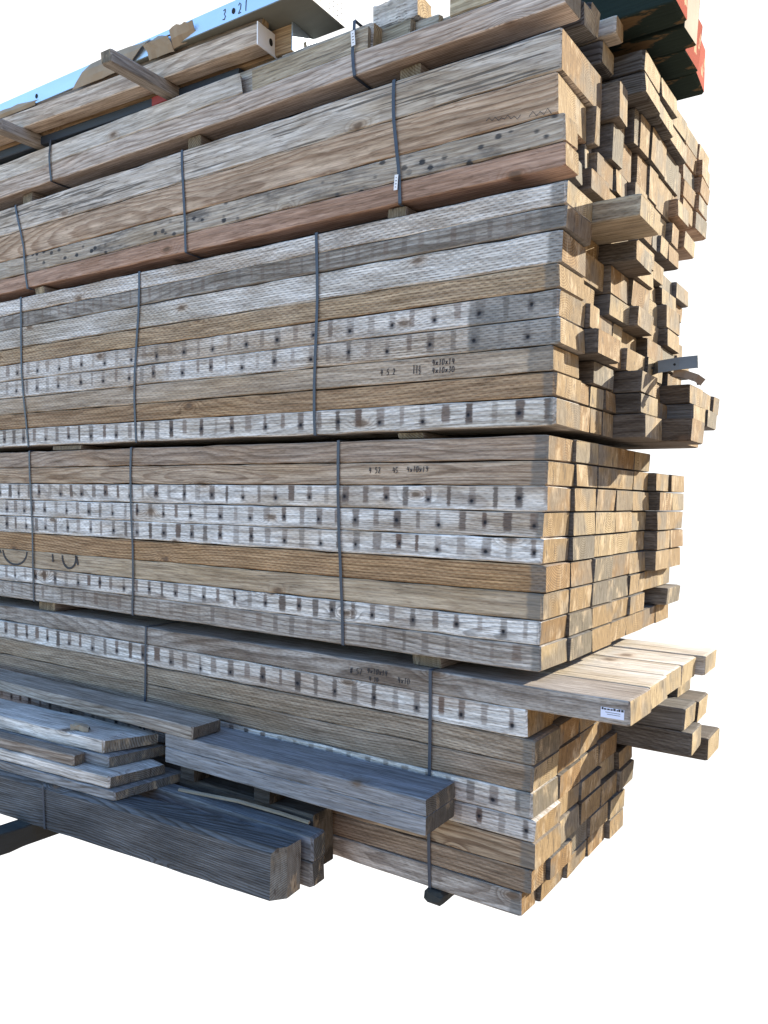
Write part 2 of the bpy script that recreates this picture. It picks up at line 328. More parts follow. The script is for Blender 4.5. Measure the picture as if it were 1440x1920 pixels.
def bundle(phrase, group, zs, rows, fronts, looks, L=4.9, names=None):
    objs = {}
    for r, cols in enumerate(rows):
        zt, zb_ = zs[r], zs[r+1]
        for c, (ya, yb, x1) in enumerate(cols):
            en, ec = ENDS[rb.choices(range(5), (4, 3, 2, 1.6, 3))[0]]
            if c == 0:
                sty = S_(fronts[r], endtint=ec); sty['patch'] = PATCH[phrase][r]
                o = timber('timber', x1, 0.0, zb_+.0012, yb-ya-.003, zt-zb_-.0032, L, sty, seg=44, jit=.0018, skew=.003, chip=.004, bow=.0009, nick=.0045)
                lab = "%s, %s course of the %s" % (looks[r], ORD[r], phrase)
            else:
                sty = S_(rb.choice(INNER_SHADE), endtint=ec)
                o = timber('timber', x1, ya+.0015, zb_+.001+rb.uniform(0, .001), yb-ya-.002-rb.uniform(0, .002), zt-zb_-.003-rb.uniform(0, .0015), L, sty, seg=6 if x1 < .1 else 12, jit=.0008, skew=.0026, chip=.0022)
                stick = 'jutting ' if x1 > .1 else ''
                lab = "%s%s timber end, %s course, %s from the corner, %s" % (stick, en, ORD[r], ORD[c], phrase)
            tag(o, lab, 'timber', group); objs[(r, c)] = o
    return objs

PATCH = {'third bundle down': [.06, .10, .05, .055, .36, .365, .10, .05, .028], 'fourth bundle down': [.05, .065, .0, .03, .0, .06, .065, .015, .04], 'bottom bundle': [0, .0, .05, .04, .07, .0, .06, .03, .05], 'second bundle down': [0, 0, 0, 0]}
def cols7(xs, n=7, wdt=.252): return [(k*wdt, (k+1)*wdt, xs[k]) for k in range(n)]

# ---------------- fourth bundle down (flush ends)
z3 = [.871, .779, .687, .591, .495, .398, .294, .193, .100, 0.0]
x3 = [[-.003, .009, .011, .003, .007], [.001, .011, .011, .005, .004], [-.002, .008, .007, .009, .008], [-.011, .007, .009, .008, -.003], [-.009, .009, .008, .002, -.006],
      [.004, .004, .009, .003, .003], [0, .003, .009, -.001, .007], [-.007, .007, .011, .003, .012], [0, .013, .012, .004, .001]]
b67 = [[-.3, -.3], [.040, .052], [.060, .056], [.058, .052], [.056, .058], [.055, .050], [.0, -.004], [-.16, .055], [-.002, .0]]
f3 = [S_(BROWN, grey=.18, tint=(.34, .235, .155), incise=.35), S_(TAN, tint=(.43, .31, .205), incise=.3, grey=.15, seed=19.2, ring=.9), S_(STRIPED, seed=3.2), S_(STRIPED, seed=8.1, grey=.9), S_(STRIPED, seed=12.7, grey=1.),
      S_(TAN, tint=(.44, .275, .14), grey=.05, ring=1.), S_(TAN, tint=(.43, .325, .21), grey=.12, incise=.2, ring=.4), S_(STRIPED, seed=21.3, ring=1.3, grey=.9), S_(GREYB, tint=(.27,.215,.165), stripe=.6, seed=5.5)]
l3 = ["brown weathered timber", "tan timber with handwritten sizes", "bleached timber with dark slat marks", "bleached timber with slat marks and knots", "whitest timber with slat marks", "orange-tan timber with fine grain",
      "smooth tan timber with cut-off black letters", "pale wavy-grained timber with slat marks", "grey timber with faint slat marks"]
B3 = bundle("fourth bundle down", "timbers in the fourth bundle down", z3, [cols7(x3[r]+b67[r]) for r in range(9)], f3, l3)

# ---------------- third bundle down (ragged ends)
z2 = [1.745, 1.663, 1.582, 1.468, 1.380, 1.284, 1.186, 1.093, 1.005, .901]
q = rb.uniform
r2 = [
 [(0, .25, .037), (.25, .515, .215), (.52, .75, .02), (.75, 1.0, .06), (1.0, 1.26, .03), (1.26, 1.51, .01), (1.51, 1.76, .03)],
 [(0, .25, .038), (.25, .5, -.02), (.5, .62, .13), (.62, .75, .125), (.75, 1.0, .06), (1.0, 1.26, .0), (1.26, 1.51, .03), (1.51, 1.76, .0)],
 [(0, .25, .022), (.25, .5, .004), (.5, .75, .03), (.75, 1.0, .045), (1.0, 1.26, .01), (1.26, 1.51, .055), (1.51, 1.76, -.02)],
 [(0, .25, .018), (.25, .42, -.005), (.42, .5, -.04), (.5, .75, .034), (.75, 1.0, .070), (1.0, 1.26, .02), (1.26, 1.51, .06), (1.51, 1.76, .01)],
 [(0, .25, .023), (.25, .37, .041), (.37, .62, .008), (.62, .75, .008), (.75, 1.0, -.005), (1.0, 1.26, .045), (1.26, 1.51, .04), (1.51, 1.76, .05)],
 [(0, .25, .028), (.25, .52, .077), (.52, .68, .03), (.68, .93, .055), (.93, 1.18, .07), (1.18, 1.43, .0), (1.43, 1.68, .03)],
 [(0, .25, .007), (.25, .37, -.12), (.375, .63, .020), (.63, .68, .0), (.68, .93, .118), (.93, 1.18, .06), (1.18, 1.43, .200), (1.43, 1.66, .19), (1.68, 1.8, .2)],
 [(0, .255, .018), (.255, .385, .005), (.385, .533, .010), (.533, .68, .018), (.68, .93, .122), (.93, 1.18, .10), (1.18, 1.43, .218), (1.43, 1.66, .225)],
 [(0, .255, .021), (.255, .385, .012), (.385, .533, .010), (.533, .68, .010), (.68, .93, .145), (.93, 1.18, .270), (1.18, 1.43, .19)]]
f2 = [S_(PALE, grey=.9, patch=.07, incise=1., seed=1.7), S_(GREYB, tint=(.20, .175, .145), stripe=.55, pitch=.075, incise=.5, grey=.3), S_(PALE, grey=.75, tint=(.42, .36, .28), incise=1., patch=.06),
      S_(TAN, tint=(.44, .315, .19), incise=1.), S_(STRIPED, patch=.36, grey=.75, stripe=.7, seed=17.9, incise=.9), S_(STRIPED, patch=.36, grey=.85, stripe=.7, seed=14.2, incise=.9),
      S_(TAN, tint=(.42, .32, .22), grey=.2, incise=.6, ring=.3, seed=33.3), S_(TAN, tint=(.38, .25, .14), grey=.06), S_(STRIPED, tint=(.46, .40, .32), seed=27.4, pitch=.104, grey=.85)]
l2 = ["pale incised timber", "dark grey-brown timber with crack marks", "pale cream timber", "tan incised timber", "striped timber with long dark end patch", "whiter striped timber with long dark end patch",
      "tan timber with handwritten sizes", "tan timber browner along its middle", "bright timber with bold dark slat marks"]
B2 = bundle("third bundle down", "timbers in the third bundle down", z2, r2, f2, l2)
tag(B2[(0, 1)], "long green-stained timber jutting far out near the top of the third bundle", 'timber', "timbers in the third bundle down"); B2[(0, 1)]['tint'] = (.30, .245, .15); B2[(0, 1)]['grey'] = .2

# ---------------- bottom bundle
z4 = [-.053, -.146, -.257, -.356, -.460, -.562, -.652, -.760, -.857, -.953]
r4 = [
 [(0, .252, .333), (.252, .504, .328), (.507, .756, .318), (.758, 1.008, .321), (1.03, 1.27, .356)],
 cols7([-.048, -.06, -.04, -.03, -.05], 5), cols7([-.015, -.025, -.03, -.05], 4),
 cols7([-.018, -.02, -.03, -.045], 4),
 cols7([-.016, -.012, -.02, -.02], 4), [(0, .26, -.004), (.26, .51, -.02), (.51, .77, -.01), (.77, 1.01, -.03), (1.01, 1.24, -.01)],
 [(0, .26, .0), (.26, .5, -.01), (.51, .77, -.01), (.77, 1.01, -.01), (1.01, 1.24, .0)],
 [(0, .14, -.012), (.145, .38, .005), (.39, .63, -.02), (.64, .88, -.01), (.89, 1.1, .0)],
 [(0, .13, -.047), (.14, .38, -.03), (.39, .63, -.02), (.64, .88, -.02), (.89, 1.1, .0)]]
f4 = [S_(GREYB, tint=(.21, .16, .12), stripe=.25, patch=0, grey=.35), S_(STRIPED, seed=31.6, tint=(.40, .31, .24), pitch=.105), S_(TAN, tint=(.36, .28, .20), seed=6.9), S_(BROWN, tint=(.30, .22, .15)),
      S_(STRIPED, seed=2.9, grey=.8), S_(STRIPED, seed=10.4, tint=(.27, .22, .18), grey=.7), S_(BROWN, tint=(.34, .235, .14), grey=.1, incise=.1, ring=1.2), S_(BROWN, tint=(.27, .19, .125), grey=.1), S_(GREYB, tint=(.26, .215, .18), stripe=.15)]
l4 = ["long dark brown timber jutting out with paper label", "pale timber with brown slat marks", "tan timber", "brown-tan timber", "pale grey timber with dark slat marks", "dirty white timber with slat marks",
      "orange-brown timber with bold swirling grain", "plain brown timber", "grey-brown timber"]
B4 = bundle("bottom bundle", "timbers in the bottom bundle", z4, r4, f4, l4)
for c, t_ in enumerate(("", "sunlit cream-topped plank", "straw-topped plank with split end", "pale plank with a rotted crack", "farthest and longest pale plank")):
    if c: tag(B4[(0, c)], "%s jutting from the bottom bundle's top, %s from the front" % (t_, ORD[c]), 'timber', "timbers in the bottom bundle"); B4[(0, c)]['grey'] = .55; B4[(0, c)]['tint'] = (.45, .37, .26); B4[(0, c)]['rough'] = .9; B4[(0, c)]['endtint'] = (.50, .39, .24); B4[(0, c)]['ring'] = .4
B4[(0, 0)]['endtint'] = (.48, .36, .21)

for (ya, yb, x_, z_, h_, lab) in ((1.012, 1.22, .285, -.409, .104, "upper front timber of the jutting pair low at the right"), (1.012, 1.23, .318, -.523, .110, "lower front timber of the jutting pair low at the right"),
                              (1.235, 1.47, .29, -.42, .105, "upper back timber jutting low at the right"), (1.25, 1.50, .345, -.600, .108, "lowest and farthest timber jutting low at the right"), (1.235, 1.46, .20, -.31, .10, "small timber end above the jutting timbers at lower right")):
    o = timber('timber', x_, ya, z_, yb-ya, h_, 4.6, S_(rb.choice(INNER_SHADE), endtint=(.50, .39, .24)), seg=12, chip=.005); tag(o, lab, 'timber', "timbers in the bottom bundle")
# ---------------- second bundle down
z1 = [2.260, 2.116, 1.973, 1.875, 1.790]
def irregular(y, y2, lo, hi, first):
    out = list(first)
    while y < y2-.08:
        wd_ = rb.choice([.1, .14, .14, .19, .25, .045]); wd_ = min(wd_, y2-y); out.append((y, y+wd_, rb.uniform(lo, hi))); y += wd_+.004
    return out
r1 = [irregular(.76, 1.5, .02, .065, [(0, .405, 0), (.45, .56, .055), (.57, .70, .0), (.70, .75, .04)]),
      irregular(.80, 1.5, .01, .055, [(0, .295, -.012), (.30, .345, .02), (.35, .41, -.03), (.47, .60, .03), (.60, .78, .01)]),
      irregular(.72, 1.5, .0, .05, [(0, .115, .022), (.12, .20, -.015), (.27, .31, -.01), (.315, .35, -.02), (.36, .54, .01), (.55, .71, .02)]),
      irregular(.60, 1.5, .0, .045, [(0, .12, .028), (.125, .215, .01), (.25, .45, .03), (.46, .59, .012)])]
f1 = [st(tint=(.40, .325, .24), grey=.5, incise=0., ring=.5, rough=1.9), st(tint=(.50, .365, .255), grey=.1, incise=.0, ring=.9, rough=.1), st(tint=(.37, .30, .215), grey=.3, mold=1., ring=.6, rough=.5), st(tint=(.42, .265, .19), grey=.05, ring=.3, rough=.0)]
l1 = ["rough grey-tan timber with long cracks", "smooth pinkish-tan timber with wavy grain", "grey timber blotched with black mould", "smooth reddish-brown timber"]
B1 = bundle("second bundle down", "timbers in the second bundle down", z1, r1, f1, l1)
zr = [2.50, 2.415, 2.33, 2.245, 2.16, 2.065]
for r in range(5):
    for c, (ya, yb, x_) in enumerate(((1.52, 1.75, .045), (1.755, 1.98, .05))):
        en, ec = ENDS[rb.randrange(5)]
        o = timber('timber', x_+rb.uniform(-.012, .02), ya, zr[r+1], yb-ya-.004, zr[r]-zr[r+1]-.003, 4.6, S_(BROWN, endtint=ec, patch=0), seg=6, skew=.004, chip=.004)
        tag(o, "%s timber end, %s from the top, %s column, small rear stack" % (en, ORD[r], ('front', 'back')[c]), 'timber', "timbers in the rear stack")
for k, (ya, yb, x_, z_) in enumerate(((1.30, 1.5, .075, 1.99), (1.50, 1.72, .06, 1.90))):
    o = timber('timber', x_, ya, z_, yb-ya, .085, 4.5, S_(BROWN, endtint=(.47, .36, .22), patch=0), seg=6, chip=.004)
    tag(o, ("jutting timber low under the small rear stack", "lower dark timber end beneath the small rear stack")[k], 'timber')

# ---------------- topmost bundle
G0 = "timbers in the topmost bundle"
def one(label, *a, group=None, name='timber', cat='timber', **k):
    o = timber(name, *a, **k); tag(o, label, cat, group); return o
PINK = st(tint=(.47, .37, .30), grey=.35, ring=.9, rough=.2, incise=0)
one("long pinkish-grey lower timber along the front of the topmost bundle", .010, 0, 2.330, .125, .090, 4.9, S_(PINK, endtint=(.5, .4, .25)), seg=40, group=G0)
one("smooth grey board broken off short above the pinkish timber", -1.53, 0, 2.422, .036, .094, 3.4, st(tint=(.42, .38, .32), grey=.6, ring=.35, rough=.1, endtint=(.13, .12, .10)), seg=30, group=G0, skew=.02)
one("rough weathered timber behind the short grey board, topmost bundle", -.825, .040, 2.422, .15, .118, 4.1, st(tint=(.33, .29, .22), grey=.5, ring=.8, rough=1.4, mold=.25), seg=30, group=G0, chip=.006)
one("olive-tan board with chewed edge under the tagged strap", -.83, .006, 2.422, .033, .088, .62, st(tint=(.36, .30, .20), grey=.2, ring=.5, rough=.9), seg=12, group=G0)
for k, (xe, ya) in enumerate(((-.685, .10), (-.575, .135), (-.47, .17))):
    one("olive board end, %s step right of the tagged strap" % ORD[k], xe, ya, 2.425, .03, .115, 1.6, st(tint=(.30, .27, .19), grey=.3, rough=.7), seg=10, group=G0)
one("mossy grey block lying on top of the topmost bundle", -.665, .11, 2.545, .13, .10, .21, st(tint=(.30, .28, .22), grey=.7, rough=1.5, mold=.35), seg=10, chip=.012, jit=.004)
one("clean yellowish timber resting on the pinkish timber at the top edge", .005, .004, 2.424, .10, .10, .455, st(tint=(.44, .37, .24), grey=.15, ring=.4, rough=.1), seg=12, group=G0)
for k, (ya, yb, x_, z_, h_, lab) in enumerate((
     (.165, .275, .012, 2.335, .09, "pale narrow timber end second from the front of the topmost bundle"),
     (.30, .395, -.015, 2.395, .10, "clean tan board end raised beside the dark gap, topmost bundle"),
     (.45, .585, -.018, 2.340, .088, "pale nail-holed timber end under the short spacer block"),
     (.60, .84, .100, 2.346, .084, "timber with swirled grey grain beneath the green timbers"),
     (.845, 1.09, .105, 2.343, .086, "bright white timber end just behind the swirl-grained timber"),
     (1.095, 1.34, .085, 2.340, .088, "cream timber end at the back below the green timbers"),
     (.60, .84, .105, 2.262, .082, "dark-sided timber directly under the swirl-grained timber"),
     (.845, 1.09, .095, 2.262, .078, "sunlit timber end below the bright white end"),
     (1.095, 1.40, .08, 2.262, .076, "long pale timber end at the rear above the second bundle"))):
    one(lab, x_, ya, z_, yb-ya-.004, h_-.003, 4.6, S_(st(tint=(.07, .07, .072), grey=.12, ring=1.6, rough=.4), endtint=(.48, .38, .25)), seg=8, chip=.004, group=G0)  # dark face tint stands in for shade on the long sides
one("short pale spacer block under the dark green timbers", .035, .44, 2.43, .09, .066, .30, st(tint=(.45, .38, .27), grey=.4), seg=6, name='spacer_block', cat='spacer')
GT = "dark green timbers with red ends"
for k, (ya, yb, x_, lab) in enumerate(((.475, .64, .245, "foremost dark green timber with red end at the top right"), (.665, .83, .240, "dark green timber with bare tan end, second from front"),
                                  (.835, 1.04, .203, "dark green timber with flaking red end, third from front"), (1.043, 1.25, .184, "rearmost dark green timber with red end over the stack"))):
    V, F = beam_geo(random.Random(90+k), 3.2, yb-ya, .19, 10, skew=.006, chip=.006)
    o = link('green_timber', V, F, [GREENP, REDP if k != 1 else CARD], [0]*(len(F)-1)+[1], None, (x_, ya, 2.497)); tag(o, lab, 'timber', GT)

# ---------------- items on the very top, left
cs, sn = math.cos(R(3.0)), math.sin(R(3.0))
U1 = one("bright pine timber with steel end plate at the top left", -1.41, -.005, 2.600, .09, .088, 3.6, st(tint=(.56, .46, .36), grey=.3, ring=.8, rough=.1), rotz=R(3.0), seg=30)
V, F = merge([box_geo(0.0005, .006, -.004, .16, -.004, .092)])
ep = link('end_plate', V, F, PERF, None, U1); 
hv = [(.0075, .085+.012*math.cos(a*math.pi/8), .045+.016*math.sin(a*math.pi/8)) for a in range(16)]
link('bolt_hole', hv+[(.0062, p[1], p[2]) for p in hv], [tuple(range(16))]+[(i, i+16, (i+1) % 16+16, (i+1) % 16) for i in range(16)], DARK, None, ep)
U2 = one("second pine timber tucked behind the plated one", -1.31, .115, 2.600, .10, .115, 3.6, st(tint=(.47, .34, .2), grey=.1, ring=.6), rotz=R(3.0), seg=12)
ep = link('end_plate', *box_geo(.0005, .006, -.01, .19, -.004, .118), STEEL, None, U2)
hv = [(.0075, .085+.012*math.cos(a*math.pi/8), .055+.02*math.sin(a*math.pi/8)) for a in range(16)]
link('bolt_hole', hv+[(.0062, p[1], p[2]) for p in hv], [tuple(range(16))]+[(i, i+16, (i+1) % 16+16, (i+1) % 16) for i in range(16)], DARK, None, ep)
one("thin brown lath between bright pine timber and blue steel beam", -1.40, .012, 2.690, .05, .024, 3.6, st(tint=(.16, .12, .085), grey=.1), rotz=R(3.0), seg=12, name='lath', cat='lath')
tag(link('navy_timber', *beam_geo(random.Random(5), 2.9, .25, .045, 8), NAVY, None, None, (-1.60, .075, 2.545), R(2.5)), "navy painted timber standing in for the dark shade under the bright pine timber", 'timber')  # dark navy piece set forward to stand in for shadow in the gap
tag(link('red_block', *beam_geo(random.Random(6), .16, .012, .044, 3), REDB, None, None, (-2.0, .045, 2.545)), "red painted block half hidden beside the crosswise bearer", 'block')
one("grey wood offcut lying on top bundle behind pine end plate", -1.16, .10, 2.541, .04, .045, .20, st(tint=(.30, .27, .22), grey=.6), seg=5, name='offcut', cat='offcut')
tag(link('steel_angle', *merge([box_geo(-.40, 0, 0, .004, 0, .04), box_geo(-.40, 0, .004, .05, 0, .004)]), STEEL, None, None, (-1.09, .16, 2.541)), "bluish galvanised steel angle lying behind the wood offcut", 'steel angle')
# galvanised beam
root = bpy.data.objects.new('steel_beam', None); COL.objects.link(root); root.location = (-1.13, -.035, 2.716); root.rotation_euler = (0, 0, R(0.8))
tag(root, "galvanised blue-grey steel beam with handwritten numbers along the top left", 'steel beam')
link('web', *box_geo(-3.9, -.003, 0, .004, .002, .078), STEEL, None, root)
link('soffit', *box_geo(-3.9, -.003, 0, .30, -.003, .002), SOFFIT, None, root)
V, F = box_geo(-.003, .001, 0, .30, -.003, .17); pe = link('end_plate', V, F, PERF, None, root)
hp = []
for iy in range(9):
    for iz in range(4):
        yc, zc = .03+iy*.03, .018+iz*.022
        hv = [(.0019, yc+.0035*math.cos(a*math.pi/4), zc+.0035*math.sin(a*math.pi/4)) for a in range(8)]
        hp.append((hv+[(.0008, p[1], p[2]) for p in hv], [tuple(range(8))]+[(i, i+8, (i+1) % 8+8, (i+1) % 8) for i in range(8)]))
link('perforation', *merge(hp), DARK, None, pe)
for xb in (-.388, -.86, -1.824):
    hv = [(xb+.010*math.cos(a*math.pi/8), -.0022, .036+.012*math.sin(a*math.pi/8)) for a in range(16)]
    link('bolt_hole', hv+[(p[0], .001, p[2]) for p in hv], [tuple(range(15, -1, -1))]+[(i, (i+1) % 16, (i+1) % 16+16, i+16) for i in range(16)], DARK, None, root)
link('joint_seam', *box_geo(-.720, -.716, -.0016, .001, .003, .077), DARK, None, root)
# crosswise bearers sticking out under the pine timber
for (x_, ye, lab) in ((-2.045, -.335, "square grey bearer sticking out toward viewer under pine timber"), (-3.10, -.22, "second crosswise bearer under pine timber at far left")):
    o = timber('bearer', ye, 0, 0, .066, .058, 1.3, st(tint=(.16, .145, .12), grey=.3, rough=.4, endtint=(.22, .20, .17)), seg=12, chip=.006)
    o.location = (x_, ye, 2.541); o.rotation_euler = (0, 0, R(-90)); tag(o, lab, 'bearer', "crosswise bearers")
# torn cardboard
def sheet(name, path, wid, rng, th=.004):
    V, F = [], []; n = len(path); k = 7
    for i, (px, py, pz) in enumerate(path):
        for j in range(k):
            s = j/(k-1); V.append((px+rng.uniform(-.003, .003)+s*wid[0], py+s*wid[1]+rng.uniform(-.003, .003), pz+s*wid[2]+(rng.uniform(-.004, .004)+.006*math.sin(s*5) if i == n-1 else 0)))
    m_ = len(V); V += [(a, b_+th, c+th*.3) for a, b_, c in V]
    for i in range(n-1):
        for j in range(k-1):
            a = i*k+j; q_ = (a, a+1, a+k+1, a+k); F.append(q_[::-1]); F.append(tuple(v+m_ for v in q_))
    for i in range(n-1):
        for j in (0, k-1):
            a = i*k+j; F.append((a, a+k, a+k+m_, a+m_))
    for j in range(k-1):
        for i in (0, n-1):
            a = i*k+j; F.append((a, a+1, a+1+m_, a+m_))
    return link(name, V, F, CARD)
rc_ = random.Random(4)
o = sheet('torn_cardboard', [(-2.62, -.075, 2.69), (-2.58, -.085, 2.715), (-2.52, -.088, 2.745), (-2.47, -.075, 2.78)], (.42, .02, .01), rc_); tag(o, "large torn brown cardboard sheet left of the square bearer", 'cardboard', None)
o = sheet('torn_cardboard', [(-2.06, -.055, 2.69), (-2.05, -.075, 2.715), (-2.055, -.095, 2.74), (-2.03, -.07, 2.76)], (.16, .01, .0), rc_); tag(o, "curled cardboard flap standing right of the square bearer", 'cardboard', None)
o = sheet('torn_cardboard', [(-1.90, -.045, 2.70), (-1.885, -.075, 2.725), (-1.88, -.09, 2.755)], (.13, .02, .02), rc_); tag(o, "small crumpled cardboard scrap against the blue steel beam", 'cardboard', None)
o = sheet('torn_cardboard', [(-3.28, -.10, 2.692), (-3.27, -.108, 2.705), (-3.25, -.104, 2.72)], (.34, .02, .004), rc_); tag(o, "flat cardboard strip on pine timber at far left", 'cardboard', None)

# ---------------- stickers between bundles
GS = "flat stickers between the bundles"
def sticker(x0, x1, z0, z1, y0, lab):
    o = timber('sticker', 0, 0, 0, x1-x0, z1-z0-.001, 1.5, st(tint=(.2, .16, .12), grey=.2, endtint=(.24, .19, .135), ring=.5), seg=8)
    o.location = (x0, y0, z0); o.rotation_euler = (0, 0, R(-90)); tag(o, lab, 'sticker', GS)
sticker(-.665, -.545, .874, .8985, .03, "tan sticker block in the gap above the fourth bundle, right side")
sticker(-2.98, -2.72, .874, .899, .01, "wide grey sticker in the gap above the fourth bundle, left side")
sticker(-.725, -.64, 1.747, 1.787, .02, "sticker block under the reddish-brown timber below the tagged strap")
sticker(-3.12, -3.02, 1.747, 1.787, .01, "sticker block under the reddish-brown timber at far left")
sticker(-.70, -.60, 2.263, 2.326, .05, "square sticker end behind the strap under the topmost bundle, right")
sticker(-1.885, -1.80, 2.263, 2.326, .03, "square sticker end under topmost bundle at the middle strap")
sticker(-3.25, -3.15, 2.263, 2.326, .03, "square sticker end under topmost bundle at far left")
sticker(-.59, -.45, -.052, -.003, .05, "weathered sticker on the bottom bundle near its right strap")
sticker(-3.17, -3.02, -.052, -.003, .03, "weathered sticker on the bottom bundle at far left")
o = timber('bearer', 0, 0, 0, .09, .060, 1.4, st(), mats=MOSS, chip=.024, bev=.015, jit=.004); o.location = (-.475, -.02, -1.016); o.rotation_euler = (0, 0, R(-90)); tag(o, "dark mossy bearer end under the bottom bundle", 'bearer', "ground bearers")
o = timber('bearer', 0, 0, 0, .11, .10, 2.0, st(), mats=MOSS, chip=.02, jit=.004); o.location = (-2.45, -1.15, -1.056); o.rotation_euler = (0, 0, R(-90)); tag(o, "dark mossy bearer reaching forward under the big grey beam", 'bearer', "ground bearers")

# ---------------- loose timber lying in front
GL = "loose boards piled in front of the stack"
BLUEGREY = st(tint=(.135, .15, .178), grey=.22, ring=.9, rough=.5)  # weathered grey with the blue of skylight mixed into the tint
def cut_beam():
    """big beam with its front upright corner sawn off at the end and a worn top arris"""
    L, wd, h, c = 3.2, .142, .212, .052
    prof = [(0, 0), (0, h-.02), (.02, h), (wd, h), (wd, 0)]
    V, F = [], []; rng = random.Random(77); xs = [-L+i*.1 for i in range(int(L/.1)-1)]
    def endx(y, z): return -max(0, c-y)*.85+ (z-h/2)*.02
    for x in xs+[None]:
        for (y, z) in prof:
            V.append(((endx(y, z) if x is None else x), y+rng.uniform(-.0015, .0015), z+rng.uniform(-.0015, .0015)))
    k = len(prof); n = len(xs)+1
    for i in range(n-1):
        for j in range(k):
            a = i*k+j; bb = i*k+(j+1) % k; F.append((a, bb, bb+k, a+k))
    base = (n-1)*k; V += [(0, c, 0), (0, c, h)]; p, q_ = len(V)-2, len(V)-1
    F += [(base, p, q_, base+2, base+1), (p, base+4, base+3, q_), (base+2, q_, base+3), (0, 1, 2, 3, 4), (base, base+4, p)]
    return V, F
V, F = cut_beam(); A = link('beam', V, F, WOOD, None, None, (-.862, -.463, -.953), R(4.4))
for k, v in S_(DEF, tint=(.060, .072, .092), grey=.08, ring=1.3, rough=.6, seed=9.4, endtint=(.27, .27, .27)).items(): A[k] = v  # dark tint pushed blue to stand in for skylight
tag(A, "big dark grey beam with sawn-off corner lying lowest in front of the stack", 'beam')
one("upper short grey timber behind the big front beam", -.835, -.292, -.842, .09, .105, 2.6, S_(BLUEGREY, endtint=(.12, .125, .13)), seg=20, group=GL, chip=.008)
one("lower short dark timber behind the big front beam", -.838, -.292, -.953, .09, .109, 2.6, S_(BLUEGREY, tint=(.15, .14, .13), endtint=(.10, .10, .10)), seg=20, group=GL, chip=.008)
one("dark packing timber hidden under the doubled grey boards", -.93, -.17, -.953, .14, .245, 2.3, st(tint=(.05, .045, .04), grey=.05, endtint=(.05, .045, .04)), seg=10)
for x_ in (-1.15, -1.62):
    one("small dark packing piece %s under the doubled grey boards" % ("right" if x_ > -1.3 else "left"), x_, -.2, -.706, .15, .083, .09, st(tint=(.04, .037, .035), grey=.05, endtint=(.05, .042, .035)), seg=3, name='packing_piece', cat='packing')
SILVER = st(tint=(.185, .20, .235), grey=.16, ring=.25, rough=.15, endtint=(.15, .14, .13))  # bluish tint stands in for skylight on the smooth boards
one("lower of two smooth grey boards strapped against the bottom bundle", -.337, -.250, -.621, .236, .0745, 1.42, SILVER, seg=20, group=GL)
one("upper of two smooth grey boards strapped against the bottom bundle", -.337, -.250, -.5455, .236, .066, 1.42, S_(SILVER, rough=.6), seg=20, group=GL)
one("grey-brown plank on top, nearest the bottom bundle's face", -1.56, -.262, -.477, .175, .060, 3.0, S_(BLUEGREY, tint=(.27, .235, .20), endtint=(.13, .11, .10)), seg=26, group=GL, chip=.006)
a4 = R(4.4)
one("lowest wide plank of the stepped pile at lower left", -1.79, -.512, -.740, .37, .046, 3.0, S_(BLUEGREY, endtint=(.22, .21, .20)), seg=26, rotz=a4, group=GL, chip=.005, jit=.002, cut=.07)
one("pale-topped plank second from the bottom of the stepped pile", -1.835, -.508, -.692, .285, .056, 3.0, S_(BLUEGREY, grey=.9, tint=(.4, .38, .36), endtint=(.22, .21, .20)), seg=26, rotz=a4, group=GL, chip=.008, jit=.002, cut=.07)
one("middle plank with pale nick at its end, stepped pile", -1.93, -.438, -.634, .28, .055, 3.0, S_(BLUEGREY, endtint=(.22, .21, .20)), seg=26, rotz=a4, group=GL, chip=.006, jit=.002, cut=.085)
one("narrow brownish plank ending short in the stepped pile", -2.075, -.518, -.634, .066, .053, 3.0, S_(BLUEGREY, tint=(.24, .19, .15), endtint=(.22, .18, .15)), seg=26, rotz=a4, group=GL, chip=.004)
one("topmost plank with whitened top and broken knot, stepped pile", -1.975, -.430, -.577, .23, .066, 3.0, S_(BLUEGREY, grey=1., tint=(.45, .44, .43), rough=.9, endtint=(.24, .23, .22)), seg=26, rotz=a4, group=GL, chip=.01, jit=.003, cut=.12)
o = link('splintered_knot', *beam_geo(random.Random(8), .10, .035, .030, 4, chip=.014, jit=.006), [CARD, MOSS], [0]*(8*4)+[0, 1], None, (-2.14, -.40, -.512), R(12)); tag(o, "splintered chunk of wood lying on the topmost plank", 'wood chunk')
o = link('lath', *ribbon([(-1.66, -.255, -.735), (-1.3, -.235, -.715), (-1.08, -.20, -.73), (-.93, -.195, -.735)], .012, .010, (0, -.3, 1)), CARD); tag(o, "thin bent lath in the shade under the doubled grey boards", 'lath')

# ---------------- packing straps
GP = "dark plastic packing straps"
def strap(xt, xb, z_top, z_bot, yb, lab, wid=.0145, wob=.004, seed=0, twist=0.0):
    rng = random.Random(seed); pts, nr = [], []
    n = 12
    for i in range(n+1):
        t_ = i/n; pts.append((xt+(xb-xt)*t_+math.sin(t_*6+seed)*wob, -.0035-.005*math.sin(math.pi*t_)**.5*rng.uniform(.5, 1), z_top+(z_bot-z_top)*t_)); nr.append((math.sin(t_*3.1+seed)*twist, -1, 0))
    x0, x9 = xt, xb
    pts = [(x0, yb, z_top+.0015), (x0, .03, z_top+.0015), (x0, .0, z_top+.001)]+pts[0:]+[(x9, .0, z_bot-.0025), (x9, .03, z_bot-.003), (x9, yb, z_bot-.003)]
    nr = [(0, 0, 1), (0, -.2, 1), (0, -1, .8)]+nr+[(0, -1, -.8), (0, -.2, -1), (0, 0, -1)]
    o = link('packing_strap', *ribbon(pts, wid, .0012, nr), STRAP); tag(o, lab, 'strap', GP); return o
